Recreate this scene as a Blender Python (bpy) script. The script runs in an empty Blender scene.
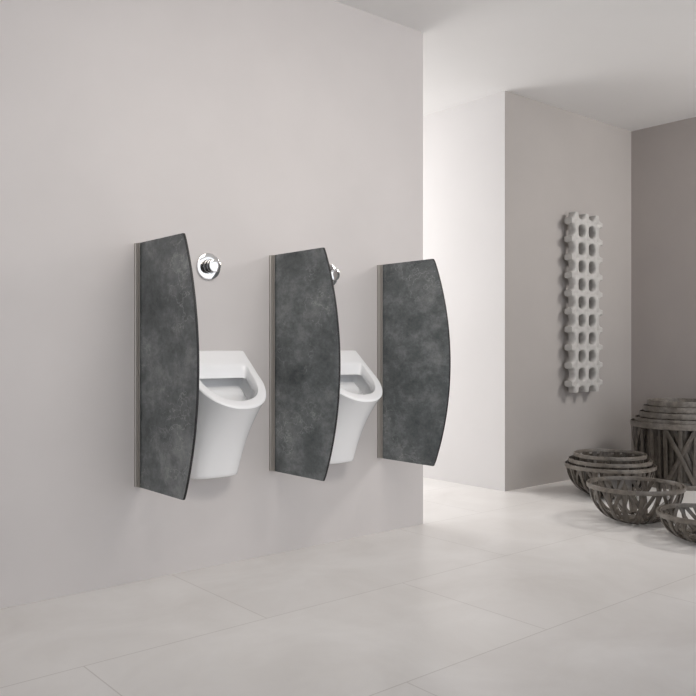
import bpy, bmesh, math
from mathutils import Vector
S = bpy.context.scene
COL = S.collection
PI = math.pi
sin, cos = math.sin, math.cos

# ------------------------------------------------------------------ camera
CAM_Z = 0.866
cd = bpy.data.cameras.new('camera'); cam = bpy.data.objects.new('camera', cd); COL.objects.link(cam)
cam.location = (0, 0, CAM_Z)
cam.rotation_euler = (PI/2, 0, -math.atan2(.6433, .7655))
cd.sensor_width = 36; cd.lens = 36*800/696
cd.clip_start = .05
S.camera = cam
# ------------------------------------------------------------------ light
S.view_settings.view_transform = 'Standard'; S.view_settings.look = 'None'
S.view_settings.gamma = 1; S.view_settings.use_curve_mapping = False
S.view_settings.exposure = 0.0
W = bpy.data.worlds.new('daylight'); S.world = W; W.use_nodes = True
W.node_tree.nodes['Background'].inputs[0].default_value = (.95, .985, 1.05, 1)
W.node_tree.nodes['Background'].inputs[1].default_value = 1.32

def area(name, loc, target, sx, sy, power, col):
    l = bpy.data.lights.new(name, 'AREA'); l.shape = 'RECTANGLE'; l.size = sx; l.size_y = sy
    l.energy = power; l.color = col
    o = bpy.data.objects.new(name, l); COL.objects.link(o); o.location = loc
    o.rotation_euler = (Vector(target)-Vector(loc)).to_track_quat('-Z', 'Y').to_euler()
    return o
area('ceiling_light', (1.65, .95, 2.38), (1.7, 2.78, 1.2), 1.7, 1.0, 15.5, (1, .945, .89)).data.spread = math.radians(108)
area('corner_light', (4.95, 1.0, 2.3), (4.35, 3.09, .9), .6, .6, 32, (1, .97, .94))
area('passage_light', (2.95, 4.9, 1.5), (3.6, 2.5, .2), 1.3, 1.8, 35, (1, .985, .975))

# ------------------------------------------------------------------ materials
def mat(name, col, rough=.5, metal=0, spec=.5):
    m = bpy.data.materials.new(name); m.use_nodes = True
    b = m.node_tree.nodes['Principled BSDF']
    b.inputs['Base Color'].default_value = (*col, 1); b.inputs['Roughness'].default_value = rough
    b.inputs['Metallic'].default_value = metal; b.inputs['Specular IOR Level'].default_value = spec
    return m
def nodes(m):
    return m.node_tree.nodes, m.node_tree.links, m.node_tree.nodes['Principled BSDF']
def noise(N, L, vec, scale, detail=6, rough=.6, dist=0):
    n = N.new('ShaderNodeTexNoise'); n.inputs['Scale'].default_value = scale
    n.inputs['Detail'].default_value = detail; n.inputs['Roughness'].default_value = rough
    n.inputs['Distortion'].default_value = dist
    L.new(vec, n.inputs['Vector']); return n.outputs['Fac']
def ramp(N, L, fac, stops):
    r = N.new('ShaderNodeValToRGB'); e = r.color_ramp.elements
    while len(e) < len(stops): e.new(.5)
    for q, (p, c) in zip(e, stops): q.position = p; q.color = (*c, 1)
    L.new(fac, r.inputs['Fac']); return r.outputs['Color']
def mix(N, L, fac, a, b, mode='MIX'):
    x = N.new('ShaderNodeMix'); x.data_type = 'RGBA'; x.blend_type = mode
    if hasattr(fac, 'links'): L.new(fac, x.inputs[0])
    else: x.inputs[0].default_value = fac
    L.new(a, x.inputs[6])
    if hasattr(b, 'links'): L.new(b, x.inputs[7])
    else: x.inputs[7].default_value = (*b, 1)
    return x.outputs[2]

def plaster(name, col, var=.03, rough=.75):
    m = mat(name, col, rough, 0, .25); N, L, B = nodes(m)
    g = N.new('ShaderNodeNewGeometry').outputs['Position']
    f = noise(N, L, g, 1.6, 4)
    c = ramp(N, L, f, [(.3, tuple(x*(1-var) for x in col)), (.7, tuple(x*(1+var) for x in col))])
    L.new(c, B.inputs['Base Color'])
    bm_ = N.new('ShaderNodeBump'); bm_.inputs['Strength'].default_value = .04; bm_.inputs['Distance'].default_value = .002
    L.new(noise(N, L, g, 140, 3), bm_.inputs['Height']); L.new(bm_.outputs[0], B.inputs['Normal'])
    return m
M_WALL = plaster('warm_grey_paint', (.63, .60, .588))
M_WHITE = plaster('white_paint', (.745, .725, .715), .015)
M_TAUPE = plaster('taupe_paint', (.405, .378, .36))
M_TAUPE2 = plaster('shaded_taupe_paint', (.40, .365, .345))  # the taupe again, slightly darker: shade on the right wall put into the colour
M_CEIL = plaster('ceiling_paint', (.85, .84, .83), .01)

def floor_mat():
    m = mat('porcelain_tile', (.7, .67, .63), .32, 0, .5); N, L, B = nodes(m)
    g = N.new('ShaderNodeNewGeometry').outputs['Position']
    mp = N.new('ShaderNodeMapping'); mp.inputs['Location'].default_value = (.35, .43, 0); L.new(g, mp.inputs[0])
    br = N.new('ShaderNodeTexBrick'); L.new(mp.outputs[0], br.inputs['Vector'])
    br.inputs['Scale'].default_value = 1; br.inputs['Brick Width'].default_value = 1.2; br.inputs['Row Height'].default_value = .64
    br.inputs['Mortar Size'].default_value = .0022; br.inputs['Mortar Smooth'].default_value = .2; br.offset = .5
    br.inputs['Color1'].default_value = (.84, .822, .80, 1); br.inputs['Color2'].default_value = (.81, .79, .77, 1)
    br.inputs['Mortar'].default_value = (.66, .635, .61, 1)
    f = noise(N, L, g, 2.3, 8, .6, .6)
    cl = ramp(N, L, f, [(.3, (.88, .87, .86)), (.65, (1, 1, 1))])
    L.new(mix(N, L, 1.0, br.outputs['Color'], cl, 'MULTIPLY'), B.inputs['Base Color'])
    return m
M_FLOOR = floor_mat()

def slate_mat():
    m = mat('slate_laminate', (.07, .075, .08), .42, 0, .45); N, L, B = nodes(m)
    tc = N.new('ShaderNodeTexCoord'); oi = N.new('ShaderNodeObjectInfo')
    ad = N.new('ShaderNodeVectorMath'); ad.operation = 'MULTIPLY_ADD'
    sc = N.new('ShaderNodeMapping'); sc.inputs['Scale'].default_value = (1, .7, 1); L.new(tc.outputs['Object'], sc.inputs[0])
    L.new(oi.outputs['Location'], ad.inputs[0]); ad.inputs[1].default_value = (7.3, 1.7, 3.1); L.new(sc.outputs[0], ad.inputs[2])
    v = ad.outputs[0]
    base = ramp(N, L, noise(N, L, v, 7, 12, .78, .1), [(.34, (.070, .082, .086)), (.5, (.152, .168, .172)), (.64, (.29, .308, .31))])
    cloud = ramp(N, L, noise(N, L, v, 5.0, 8, .65, .3), [(.52, (0, 0, 0)), (.75, (.5, .5, .5))])
    c = mix(N, L, cloud, base, (.34, .36, .358))
    # fine pale scuffs
    vo = N.new('ShaderNodeTexVoronoi'); vo.feature = 'DISTANCE_TO_EDGE'; vo.inputs['Scale'].default_value = 13
    wv = N.new('ShaderNodeVectorMath'); wv.operation = 'MULTIPLY_ADD'
    nz = N.new('ShaderNodeTexNoise'); nz.inputs['Scale'].default_value = 24; nz.inputs['Detail'].default_value = 6; L.new(v, nz.inputs['Vector'])
    L.new(nz.outputs['Color'], wv.inputs[0]); wv.inputs[1].default_value = (.13, .13, .13); L.new(v, wv.inputs[2])
    L.new(wv.outputs[0], vo.inputs['Vector'])
    ed = ramp(N, L, vo.outputs['Distance'], [(0, (.8, .8, .8)), (.03, (0, 0, 0))])
    msk = ramp(N, L, noise(N, L, v, 5, 4, .5, 0), [(.5, (0, 0, 0)), (.62, (.9, .9, .9))])
    k = mix(N, L, 1.0, ed, msk, 'MULTIPLY')
    c = mix(N, L, k, c, (.46, .48, .475))
    sp = ramp(N, L, noise(N, L, v, 38, 5, .7, 0), [(.3, (.72, .72, .72)), (.5, (1, 1, 1)), (.72, (1.0, 1.0, 1.0))])
    c = mix(N, L, .8, c, sp, 'MULTIPLY')
    L.new(c, B.inputs['Base Color'])
    return m
M_SLATE = slate_mat()
M_EDGE = mat('black_core', (.012, .012, .013), .5)
def alu_mat():
    m = mat('anodised_aluminium', (.36, .34, .31), .4, .7); N, L, B = nodes(m)
    tc = N.new('ShaderNodeTexCoord'); mp = N.new('ShaderNodeMapping'); mp.inputs['Scale'].default_value = (300, 300, 2)
    L.new(tc.outputs['Object'], mp.inputs[0])
    f = noise(N, L, mp.outputs[0], 1, 2)
    L.new(ramp(N, L, f, [(.3, (.34, .32, .29)), (.7, (.39, .37, .34))]), B.inputs['Base Color'])
    return m
M_ALU = alu_mat()
M_CERAMIC = mat('white_ceramic', (.94, .943, .947), .12, 0, .5)
M_CHROME = mat('chrome', (.88, .87, .86), .06, 1)
M_CHROME_DARKREFL = mat('chrome_dark_reflection', (.045, .043, .042), .15, 1)  # chrome with the reflection of dark surroundings put into its colour
def rad_mat():
    m = mat('matt_stoneware', (.43, .41, .385), .55, 0, .4); N, L, B = nodes(m)
    tc = N.new('ShaderNodeTexCoord').outputs['Object']
    L.new(ramp(N, L, noise(N, L, tc, 25, 5), [(.3, (.44, .43, .41)), (.7, (.52, .505, .485))]), B.inputs['Base Color'])
    return m
M_RAD = rad_mat()
def wood_mat(name, a, b):
    m = mat(name, a, .33, 0, .55); N, L, B = nodes(m)
    tc = N.new('ShaderNodeTexCoord').outputs['Object']
    L.new(ramp(N, L, noise(N, L, tc, 30, 6, .65), [(.3, a), (.7, b)]), B.inputs['Base Color'])
    return m
M_WOOD = wood_mat('weathered_bamboo', (.058, .048, .038), (.145, .124, .102))
M_RIM = wood_mat('lit_bamboo_hoop', (.10, .087, .072), (.23, .202, .172))  # same bamboo, lightened to paint in the highlights on the rims

# ------------------------------------------------------------------ helpers
def tag(o, label=None, cat=None, group=None, kind=None):
    if label: o['label'] = label
    if cat: o['category'] = cat
    if group: o['group'] = group
    if kind: o['kind'] = kind
    return o
def empty(name, loc, rz=0):
    o = bpy.data.objects.new(name, None); o.empty_display_size = .05; COL.objects.link(o)
    o.location = loc; o.rotation_euler = (0, 0, rz); return o
def obj(name, bm, m, parent=None, smooth=True, angle=35):
    bmesh.ops.recalc_face_normals(bm, faces=bm.faces[:])
    me = bpy.data.meshes.new(name); bm.to_mesh(me); bm.free()
    for x in (m if isinstance(m, (list, tuple)) else [m]): me.materials.append(x)
    o = bpy.data.objects.new(name, me); COL.objects.link(o)
    if smooth:
        me.shade_smooth()
        me.set_sharp_from_angle(angle=math.radians(angle))
    if parent: o.parent = parent
    return o
def copy_tree(o, parent=None):
    c = o.copy(); COL.objects.link(c); c.parent = parent
    for ch in o.children: copy_tree(ch, c)
    return c
def box(bm, x0, x1, y0, y1, z0, z1):
    v = [bm.verts.new(p) for p in ((x0,y0,z0),(x1,y0,z0),(x1,y1,z0),(x0,y1,z0),(x0,y0,z1),(x1,y0,z1),(x1,y1,z1),(x0,y1,z1))]
    for f in ((0,3,2,1),(4,5,6,7),(0,1,5,4),(1,2,6,5),(2,3,7,6),(3,0,4,7)): bm.faces.new([v[i] for i in f])
def loft(bm, rings, cap0=False, cap1=False, closed=True):
    vs = [[bm.verts.new(p) for p in r] for r in rings]
    n = len(vs[0])
    for a, b in zip(vs, vs[1:]):
        for i in range(n if closed else n-1):
            j = (i+1) % n
            bm.faces.new((a[i], a[j], b[j], b[i]))
    if cap0: bm.faces.new(vs[0][::-1])
    if cap1: bm.faces.new(vs[-1])
    return vs
def lathe_y(bm, prof, n=48):
    """profile of (radius, y) turned about the Y axis"""
    rings = [[(r*cos(2*PI*i/n), y, r*sin(2*PI*i/n)) for i in range(n)] for r, y in prof]
    loft(bm, rings, True, True)
def structure(name, boxes, m):
    bm = bmesh.new()
    for b in boxes: box(bm, *b)
    return tag(obj(name, bm, m, smooth=False), kind='structure')

# ------------------------------------------------------------------ the room
Y0 = 2.779                   # face of the urinal wall
XE = 2.818                   # its free end
XW, YR = 3.834, 3.088        # white return wall / radiator wall
XR = 5.25                    # right wall
CH = 2.42
structure('floor', [(-2.2, 5.45, -2.2, 6.2, -.1, 0)], M_FLOOR)
structure('ceiling', [(-2.2, 5.45, -2.2, 6.2, CH, CH+.1)], M_CEIL)
structure('wall_front', [(-2.2, XE, Y0, Y0+.16, 0, CH)], M_WALL)
structure('wall_side', [(XW, XW+.02, YR+.002, 6.0, 0, CH)], M_WHITE)
structure('wall_back', [(XW+.001, XR, YR, YR+.2, 0, CH)], M_TAUPE)
structure('wall_right', [(XR, XR+.2, -2.2, YR+.2, 0, CH)], M_TAUPE2)
structure('wall_left', [(-2.4, -2.2, -2.2, Y0+.16, 0, CH)], M_WALL)
structure('wall_passage', [(-2.2, XW+.02, 6.0, 6.2, 0, CH)], M_WHITE)

# ------------------------------------------------------------------ partitions
PH, PZ = .904, .351           # height, underside
L0, L1 = .352, .447          # reach at the tips and at the bulge
PX = [1.317, 1.920, 2.529]
def make_partition():
    root = empty('urinal_partition', (PX[0], Y0, PZ))
    # curved board: in the plane X=0, y = -distance from the wall
    pts = [(.020, 0)]
    # arc through (L0,0) (L1,PH/2) (L0,PH)
    s = L1-L0; R = (PH*PH/4+s*s)/(2*s); cx = L1-R
    a0 = math.asin(PH/2/R)
    arc = [(cx+R*cos(-a0+2*a0*i/40), PH/2+R*sin(-a0+2*a0*i/40)) for i in range(41)]
    r = .005
    low = [(L0-r*1.2+ r*1.2*sin(k*PI/2/5) , r*1.2*(1-cos(k*PI/2/5))*.9) for k in range(5)]
    pts += low + [(x, z) for x, z in arc if r*1.1 < z < PH-r*1.1] + [(x, PH-z) for x, z in low[::-1]] + [(.020, PH)]
    th = .0044; bv = .0012
    bm = bmesh.new()
    n = len(pts); cxm = sum(p[0] for p in pts)/n
    def ins(d):
        out = []
        for i in range(n):
            a = Vector(pts[i-1]); b = Vector(pts[i]); c = Vector(pts[(i+1) % n])
            t = (c-a).normalized(); nn = Vector((-t.y, t.x)); out.append(b+nn*d)
        return out
    I = ins(bv)
    rings = [[(-th, -p[0], p[1]) for p in I], [(-th+bv, -p[0], p[1]) for p in pts],
             [(th-bv, -p[0], p[1]) for p in pts], [(th, -p[0], p[1]) for p in I]]
    loft(bm, rings, True, True)
    o = obj('panel', bm, [M_SLATE, M_EDGE], root, angle=30)
    for p in o.data.polygons:
        p.material_index = 0 if abs(p.normal.x) > .95 else 1
    # aluminium wall profile
    prof = [(-.0165, 0), (-.0165, .006), (-.0125, .0075), (-.0125, .013), (-.0105, .0145), (-.0105, .0285), (-.0093, .0297), (-.0065, .0297), (-.0062, .0215),
            (.0062, .0215), (.0065, .0297), (.0093, .0297), (.0105, .0285), (.0105, .0145), (.0125, .013), (.0125, .0075), (.0165, .006), (.0165, 0)]
    bm = bmesh.new()
    loft(bm, [[(x, -y, z) for x, y in prof] for z in (0.001, PH-.001)], True, True)
    obj('wall_rail', bm, M_ALU, root, angle=20)
    return root
p0 = make_partition()
labels = ['dark slate urinal partition nearest the camera, left of the first urinal',
          'dark slate urinal partition standing between the two white urinals',
          'dark slate urinal partition at the free end of the wall, right of both urinals']
for i, x in enumerate(PX):
    p = p0 if i == 0 else copy_tree(p0)
    p.location.x = x
    tag(p, labels[i], 'partition', 'curved slate partitions between the urinals')

# ------------------------------------------------------------------ urinals
ZT = .860; SL = .76          # rim height at the wall, slope of the rim plane
UX = [1.612, 2.216]
ZB = .364
def outline(w, lb, lf, le, n=48, flat=10, pw=2.3, taper=.06):
    """D outline: straight back at lb, parallel sides to le, round front to lf; closed ring starting at back right. (x, l)"""
    out = []
    for i in range(flat): out.append((w*(1-taper*i/flat), lb+(le-lb)*i/flat))
    for i in range(n+1):
        a = PI*i/n
        c, s_ = cos(a), sin(a)
        out.append((w*(1-taper)*math.copysign(abs(c)**(2/pw), c), le+(lf-le)*abs(s_)**(2/pw)))
    for i in range(1, flat+1): out.append((-w*(1-taper*(1-i/flat)), le+(lb-le)*i/flat))
    k = flat*2
    for i in range(1, k): out.append((-w+2*w*i/k, lb))
    return out
def soften(ring, it=2, keep=lambda p: False):
    for _ in range(it):
        n = len(ring)
        ring = [p if keep(p) else ((ring[i-1][0]+2*p[0]+ring[(i+1) % n][0])/4, (ring[i-1][1]+2*p[1]+ring[(i+1) % n][1])/4) for i, p in enumerate(ring)]
    return ring
def zr(l): return ZT-SL*l
def make_urinal():
    root = empty('urinal', (UX[0], Y0, ZB))
    RO = outline(.161, .0, .279, .140, pw=2.15)
    BO = outline(.108, .0, .098, .03, pw=2.4)
    P = lambda x, l, z: (x, -l-.001, z-ZB)
    # outer body
    rings = []
    base_in = [(x*.93, max(l*.93, 0)) for x, l in BO]
    rings.append([P(x, l, ZB) for x, l in base_in])
    rings.append([P(x*.98, l*.98, ZB+.002) for x, l in BO])
    K = 26
    for k in range(K+1):
        s = .012+(.988)*k/K
        e = .62*s+.38*s**2.6
        ew = .8*s+.2*s**2.4
        r = []
        for (bx, bl), (rx, rl) in zip(BO, RO):
            zt = zr(rl)-.006
            r.append(P(bx+(rx-bx)*ew, bl+(rl-bl)*e, ZB+(zt-ZB)*s))
        rings.append(r)
    bm = bmesh.new(); loft(bm, rings, True, False)
    obj('body', bm, M_CERAMIC, root, angle=50)
    # rim: sloping flat ring with rounded outer and inner edges and the short inner lip
    IO = soften(outline(.127, .078, .247, .130, pw=2.3), 5)
    I2 = soften(outline(.117, .086, .230, .132, pw=2.3), 6)
    def rr(A, off, dz): return [P(x, l, zr(l)+dz*(1-.5*l/.278 if dz < -.01 else 1)) for x, l in A]
    lerp = lambda A, B, t: [(a[0]+(b[0]-a[0])*t, a[1]+(b[1]-a[1])*t) for a, b in zip(A, B)]
    rings = [rr(RO, 0, -.0065), rr(lerp(RO, IO, .02), 0, -.003), rr(lerp(RO, IO, .07), 0, -.0006), rr(lerp(RO, IO, .16), 0, 0),
             rr(lerp(RO, IO, .86), 0, 0), rr(lerp(RO, IO, .95), 0, -.001), rr(IO, 0, -.005),
             rr(lerp(IO, I2, .5), 0, -.026), rr(I2, 0, -.054), rr(lerp(I2, RO, .04), 0, -.057)]
    bm = bmesh.new(); loft(bm, rings)
    obj('rim', bm, M_CERAMIC, root, angle=60)
    # basin below the overhanging lip
    def inner(t, kx, k0, kl):
        """ring inside the body, from under the lip (t=0) to the bottom of the basin (t=1)"""
        xy, zz = [], []
        for (bx_, bl_), (rx_, rl_) in zip(BO, RO):
            zt = zr(rl_)-.006; z0 = zr(rl_)-.054*(1-.5*rl_/.278)
            z = z0+(ZB+.10-z0)*t; q = (z-ZB)/(zt-ZB)
            e = .62*q+.38*q**2.6; ew = .8*q+.2*q**2.4
            xy.append(((bx_+(rx_-bx_)*ew)*kx, k0+(bl_+(rl_-bl_)*e)*kl)); zz.append(z)
        return [P(x, l, z) for (x, l), z in zip(soften(xy, 6), zz)]
    rings = [inner(*a) for a in ((-.02, .84, .022, .86), (.0, .90, .022, .86), (.05, .91, .022, .86), (.25, .90, .024, .85), (.285, .87, .045, .75), (.315, .84, .064, .66),
             (.37, .82, .072, .60), (.5, .80, .075, .56), (.7, .77, .072, .52), (.85, .70, .066, .45), (.95, .55, .062, .33), (1.0, .25, .066, .12))]
    bm = bmesh.new(); loft(bm, rings, False, True)
    obj('basin', bm, M_CERAMIC, root, angle=60)
    # strainer at the bottom of the basin
    bm = bmesh.new()
    n = 24
    rings = [[(r*cos(2*PI*i/n), -.075+r*sin(2*PI*i/n), z+.012) for i in range(n)] for r, z in ((.026, .086), (.026, .0895), (.023, .0905), (.006, .0905), (.005, .089))]
    loft(bm, rings, True, True)
    obj('drain', bm, M_CHROME, root)
    return root
u0 = make_urinal()
ul = ['white ceramic urinal nearer the camera, between the first and second slate partitions',
      'white ceramic urinal farther away, half hidden behind the middle slate partition']
for i, x in enumerate(UX):
    u = u0 if i == 0 else copy_tree(u0)
    u.location.x = x
    tag(u, ul[i], 'urinal', 'urinals on the grey wall')

def make_flush():
    root = empty('flush_button', (UX[0], Y0, 1.188))
    bm = bmesh.new()
    lathe_y(bm, [(.051, -.0005), (.0525, -.002), (.0525, -.0078), (.0518, -.0090), (.0505, -.0095), (.030, -.0095), (.0285, -.008)])
    obj('wall_plate', bm, M_CHROME, root, angle=30)
    bm = bmesh.new()
    lathe_y(bm, [(.0255, -.0085), (.0262, -.010), (.0262, -.026), (.0255, -.0272), (.0235, -.0275), (.0228, -.0285)])
    obj('collar', bm, M_CHROME_DARKREFL, root, angle=30)
    bm = bmesh.new()
    lathe_y(bm, [(.0225, -.0275), (.0228, -.030), (.0255, -.0305), (.0262, -.032), (.0262, -.0530)])
    k = obj('push_knob', bm, M_CHROME_DARKREFL, root, angle=30)
    bm = bmesh.new()
    lathe_y(bm, [(.0262, -.0530), (.0262, -.0545), (.0250, -.0560), (.0235, -.0565), (.010, -.057)])
    tag(obj('cap', bm, M_CHROME, k, angle=30), 'bright polished end face of the knob')
    return root
f0 = make_flush()
fl = ['round chrome flush button with stubby push knob above the nearer urinal',
      'round chrome flush button peeking out behind the middle slate partition']
for i, x in enumerate(UX):
    f = f0 if i == 0 else copy_tree(f0)
    f.location.x = x
    tag(f, fl[i], 'flush button', 'chrome flush buttons above the urinals')

# ------------------------------------------------------------------ radiator
def make_radiator():
    pit = .1165; nc, nr = 3, 10; TH = .056
    root = empty('radiator', (4.392, YR, .578))
    tag(root, 'tall pale grey designer radiator pierced with oval holes on the taupe wall', 'radiator')
    bm = bmesh.new()
    q = 8                               # segments per quarter cell
    rx = .338
    levels = [0, .06, .16, .32, .5, .7, .85, 1.0]
    def height(px, pz, t):
        h = TH/2 - .012*(1-min(t/.34, 1))**2          # rounded hole lips
        fx = px/pit % 1; fz = pz/pit % 1
        dx = min(fx, 1-fx); dz = min(fz, 1-fz)        # 0 on the lines through hole centres, .5 at the nodes
        d2 = (.5-dx)**2+(.5-dz)**2
        h -= .010*math.exp(-d2/.006)                  # dimple at every node
        return h
    front = []
    for ci in range(nc+1):
        for ri in range(nr+1):
            for (sx, sz) in ((1, 1), (-1, 1), (-1, -1), (1, -1)):
                if (ci == 0 and sx < 0) or (ci == nc and sx > 0) or (ri == 0 and sz < 0) or (ri == nr and sz > 0): continue
                grid = []
                for k in range(q+1):
                    a = PI/2*k/q
                    c, s = cos(a), sin(a)
                    m = max(c, s); ex, ez = .5*c/m, .5*s/m
                    hx, hz = rx*c, rx*s
                    row = []
                    for t in levels:
                        x = (ci+sx*(hx+(ex-hx)*t))*pit; z = (ri+sz*(hz+(ez-hz)*t))*pit
                        row.append(bm.verts.new((x, -height(x, z, t), z)))
                    grid.append(row)
                for k in range(q):
                    for j in range(len(levels)-1):
                        bm.faces.new((grid[k][j], grid[k+1][j], grid[k+1][j+1], grid[k][j+1]))
    bmesh.ops.remove_doubles(bm, verts=bm.verts[:], dist=1e-5)
    bmesh.ops.recalc_face_normals(bm, faces=bm.faces[:])
    # mirrored back and the walls of every hole and edge
    vf = bm.verts[:]; ff = bm.faces[:]; be = [e for e in bm.edges if e.is_boundary]
    mid = {}
    bk = {v: bm.verts.new((v.co.x, -v.co.y, v.co.z)) for v in vf}
    bv = set(v for e in be for v in e.verts)
    for f in ff: bm.faces.new([bk[v] for v in reversed(f.verts)])
    for e in be:
        a, b = e.verts
        bm.faces.new((a, b, bk[b], bk[a]))
    o = obj('body', bm, M_RAD, root, angle=65)
    o.location.y = -.062
    for x in (pit*1.5,):
        for z in (pit*1.5, pit*8.5):
            bm = bmesh.new(); lathe_y(bm, [(.016, 0), (.016, -.006), (.009, -.008), (.009, -.030)], 20)
            b = obj('wall_bracket', bm, M_RAD, root); b.location = (x, -.0005, z)
    return root
make_radiator()

# ------------------------------------------------------------------ baskets
def strip(bm, pts, nrm, w, th):
    """flat slat along pts; nrm gives the outward direction at each point"""
    rings = []
    n = len(pts)
    for i in range(n):
        t = (pts[min(i+1, n-1)]-pts[max(i-1, 0)]).normalized()
        N_ = (nrm[i]-t*nrm[i].dot(t)).normalized(); s = t.cross(N_)
        p = pts[i]
        rings.append([p+s*w*.5+N_*th*.3, p+s*w*.38+N_*th*.5, p-s*w*.38+N_*th*.5, p-s*w*.5+N_*th*.3, p-s*w*.5-N_*th*.5, p+s*w*.5-N_*th*.5])
    loft(bm, rings, True, True)
def band(bm, R0, z0, R1, z1, th, n=72):
    """hoop: a bent flat strip from radius R0 at z0 to R1 at z1"""
    prof = [(R0-th/2, z0), (R0+th/2, z0), (R1+th/2*1.1, (z0*.3+z1*.7)), (R1+th/2*.6, z1), (R1-th/2*.6, z1), (R1-th/2*1.1, (z0*.3+z1*.7))]
    rings = [[(r*cos(2*PI*i/n), r*sin(2*PI*i/n), z) for r, z in prof] for i in range(n)]
    rings.append(rings[0])
    loft(bm, rings); bmesh.ops.remove_doubles(bm, verts=bm.verts[:], dist=1e-6)
def hoop(name, parent, *a):
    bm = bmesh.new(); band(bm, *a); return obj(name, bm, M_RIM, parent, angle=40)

def bowl(loc, R, H, label, group, turn=0, name='bowl_basket'):
    root = empty(name, loc, turn)
    tag(root, label, 'basket', group)
    th = .0045
    rb = R*.36
    def surf(phi, s, off=0):            # s 0 at the base circle .. 1 at the rim
        r = rb+(R-rb)*sin(s*PI/2)**.92
        z = .006+(H-.012)*(1-cos(s*PI/2))**.9
        dr = (R-rb)*cos(s*PI/2); dz = (H-.012)*sin(s*PI/2)+1e-4
        n = Vector((dz*cos(phi), dz*sin(phi), -dr)).normalized()
        return Vector((r*cos(phi), r*sin(phi), z))+n*off, n
    def slat(bm, p0, p1, s0, s1, w, off):
        P, N_ = [], []
        for i in range(15):
            t = i/14
            p, n = surf(p0+(p1-p0)*t, s0+(s1-s0)*t, off); P.append(p); N_.append(n)
        strip(bm, P, N_, w, th)
    bm = bmesh.new()
    k = 18
    for i in range(k):
        a = 2*PI*i/k
        slat(bm, a, a, 0, .97, .020, 0)
        if i % 2 == 0:
            slat(bm, a+.10, a+2*PI/k*1.85, .10, .97, .018, -.0048)
            slat(bm, a+2*PI/k*1.9, a+.15, .10, .97, .018, -.0096)
        slat(bm, a+2*PI/k*.5, a+2*PI/k*1.25, .12, .97, .015, -.0048)
    obj('lattice', bm, M_WOOD, root, angle=30)
    # woven bottom: crossing strips and ring
    bm = bmesh.new()
    for i in range(6):
        a = PI*i/6
        d = Vector((cos(a), sin(a), 0)); z = Vector((0, 0, .0035+.0006*i))
        strip(bm, [-d*rb*1.05+z, z, d*rb*1.05+z], [Vector((0, 0, 1))]*3, .020, .004)
    obj('base', bm, M_WOOD, root, angle=30)
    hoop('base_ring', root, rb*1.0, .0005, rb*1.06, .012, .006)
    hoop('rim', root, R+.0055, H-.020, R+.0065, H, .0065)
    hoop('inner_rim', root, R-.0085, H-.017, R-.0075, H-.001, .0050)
    return root

def drum(loc, R, H, label, group, turn=0):
    root = empty('tall_basket', loc, turn)
    tag(root, label, 'basket', group)
    th = .005; rb = R*.90
    def surf(phi, s, off=0):
        r = rb+(R-rb)*s**.8+off
        return Vector((r*cos(phi), r*sin(phi), .008+(H-.02)*s)), Vector((cos(phi), sin(phi), 0))
    def slat(bm, p0, p1, s0, s1, w, off):
        P, N_ = [], []
        for i in range(13):
            t = i/12
            p, n = surf(p0+(p1-p0)*t, s0+(s1-s0)*t, off); P.append(p); N_.append(n)
        strip(bm, P, N_, w, th)
    bm = bmesh.new()
    k = 20; st = 2*PI/k
    for i in range(k):
        slat(bm, i*st, i*st, 0, 1, .024, 0)
    for i in range(0, k, 4):
        slat(bm, (i+.02)*st, (i+1.98)*st, .06, .96, .024, .0052)
        slat(bm, (i+1.98)*st, (i+.02)*st, .06, .96, .024, .0104)
    obj('lattice', bm, M_WOOD, root, angle=30)
    bm = bmesh.new()
    for i in range(8):
        a = PI*i/8
        d = Vector((cos(a), sin(a), 0)); z = Vector((0, 0, .0035+.0006*i))
        strip(bm, [-d*rb+z, z, d*rb+z], [Vector((0, 0, 1))]*3, .028, .004)
    obj('base', bm, M_WOOD, root, angle=30)
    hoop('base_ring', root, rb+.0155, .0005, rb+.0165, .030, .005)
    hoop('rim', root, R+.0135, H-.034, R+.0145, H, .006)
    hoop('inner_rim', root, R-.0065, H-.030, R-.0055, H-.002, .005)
    return root

# stack of tall baskets, one inside the other
tx, ty = 4.92, 2.55
tall = [(.285, .400, 'widest slatted tall basket with crossed slats, outermost of the tall stack'),
        (.258, .424, 'tall basket whose rim shows just above the widest one in the tall stack'),
        (.230, .461, 'tall basket with the middle rim of the five in the tall stack'),
        (.206, .498, 'tall basket with the second highest rim in the tall stack'),
        (.183, .534, 'narrowest tall basket, its rim topmost of the tall stack')]
for i, (R, H, lb) in enumerate(tall):
    drum((tx, ty, .010*i), R, H-.010*i, lb, 'nested tall slatted baskets by the right wall', .792+.11*i)
bx, by = 4.20, 2.607
st = [(.248, .187, 'widest woven bowl basket, lowest of the stack of three bowls by the taupe wall'),
      (.226, .216, 'woven bowl basket in the middle of the stack of three bowls'),
      (.196, .25, 'smallest woven bowl basket, topmost of the stack of three bowls')]
for i, (R, H, lb) in enumerate(st):
    bowl((bx, by, .012*i), R, H-.012*i, lb, 'stacked bowl baskets', .2+.23*i)
bowl((3.685, 2.145, 0), .226, .186, 'single woven bowl basket on the tiles in front of the bowl stack', 'single bowl baskets on the floor', -.05)
bowl((3.545, 1.713, 0), .204, .128, 'single woven bowl basket cut by the right picture edge, nearest the camera', 'single bowl baskets on the floor', .3)
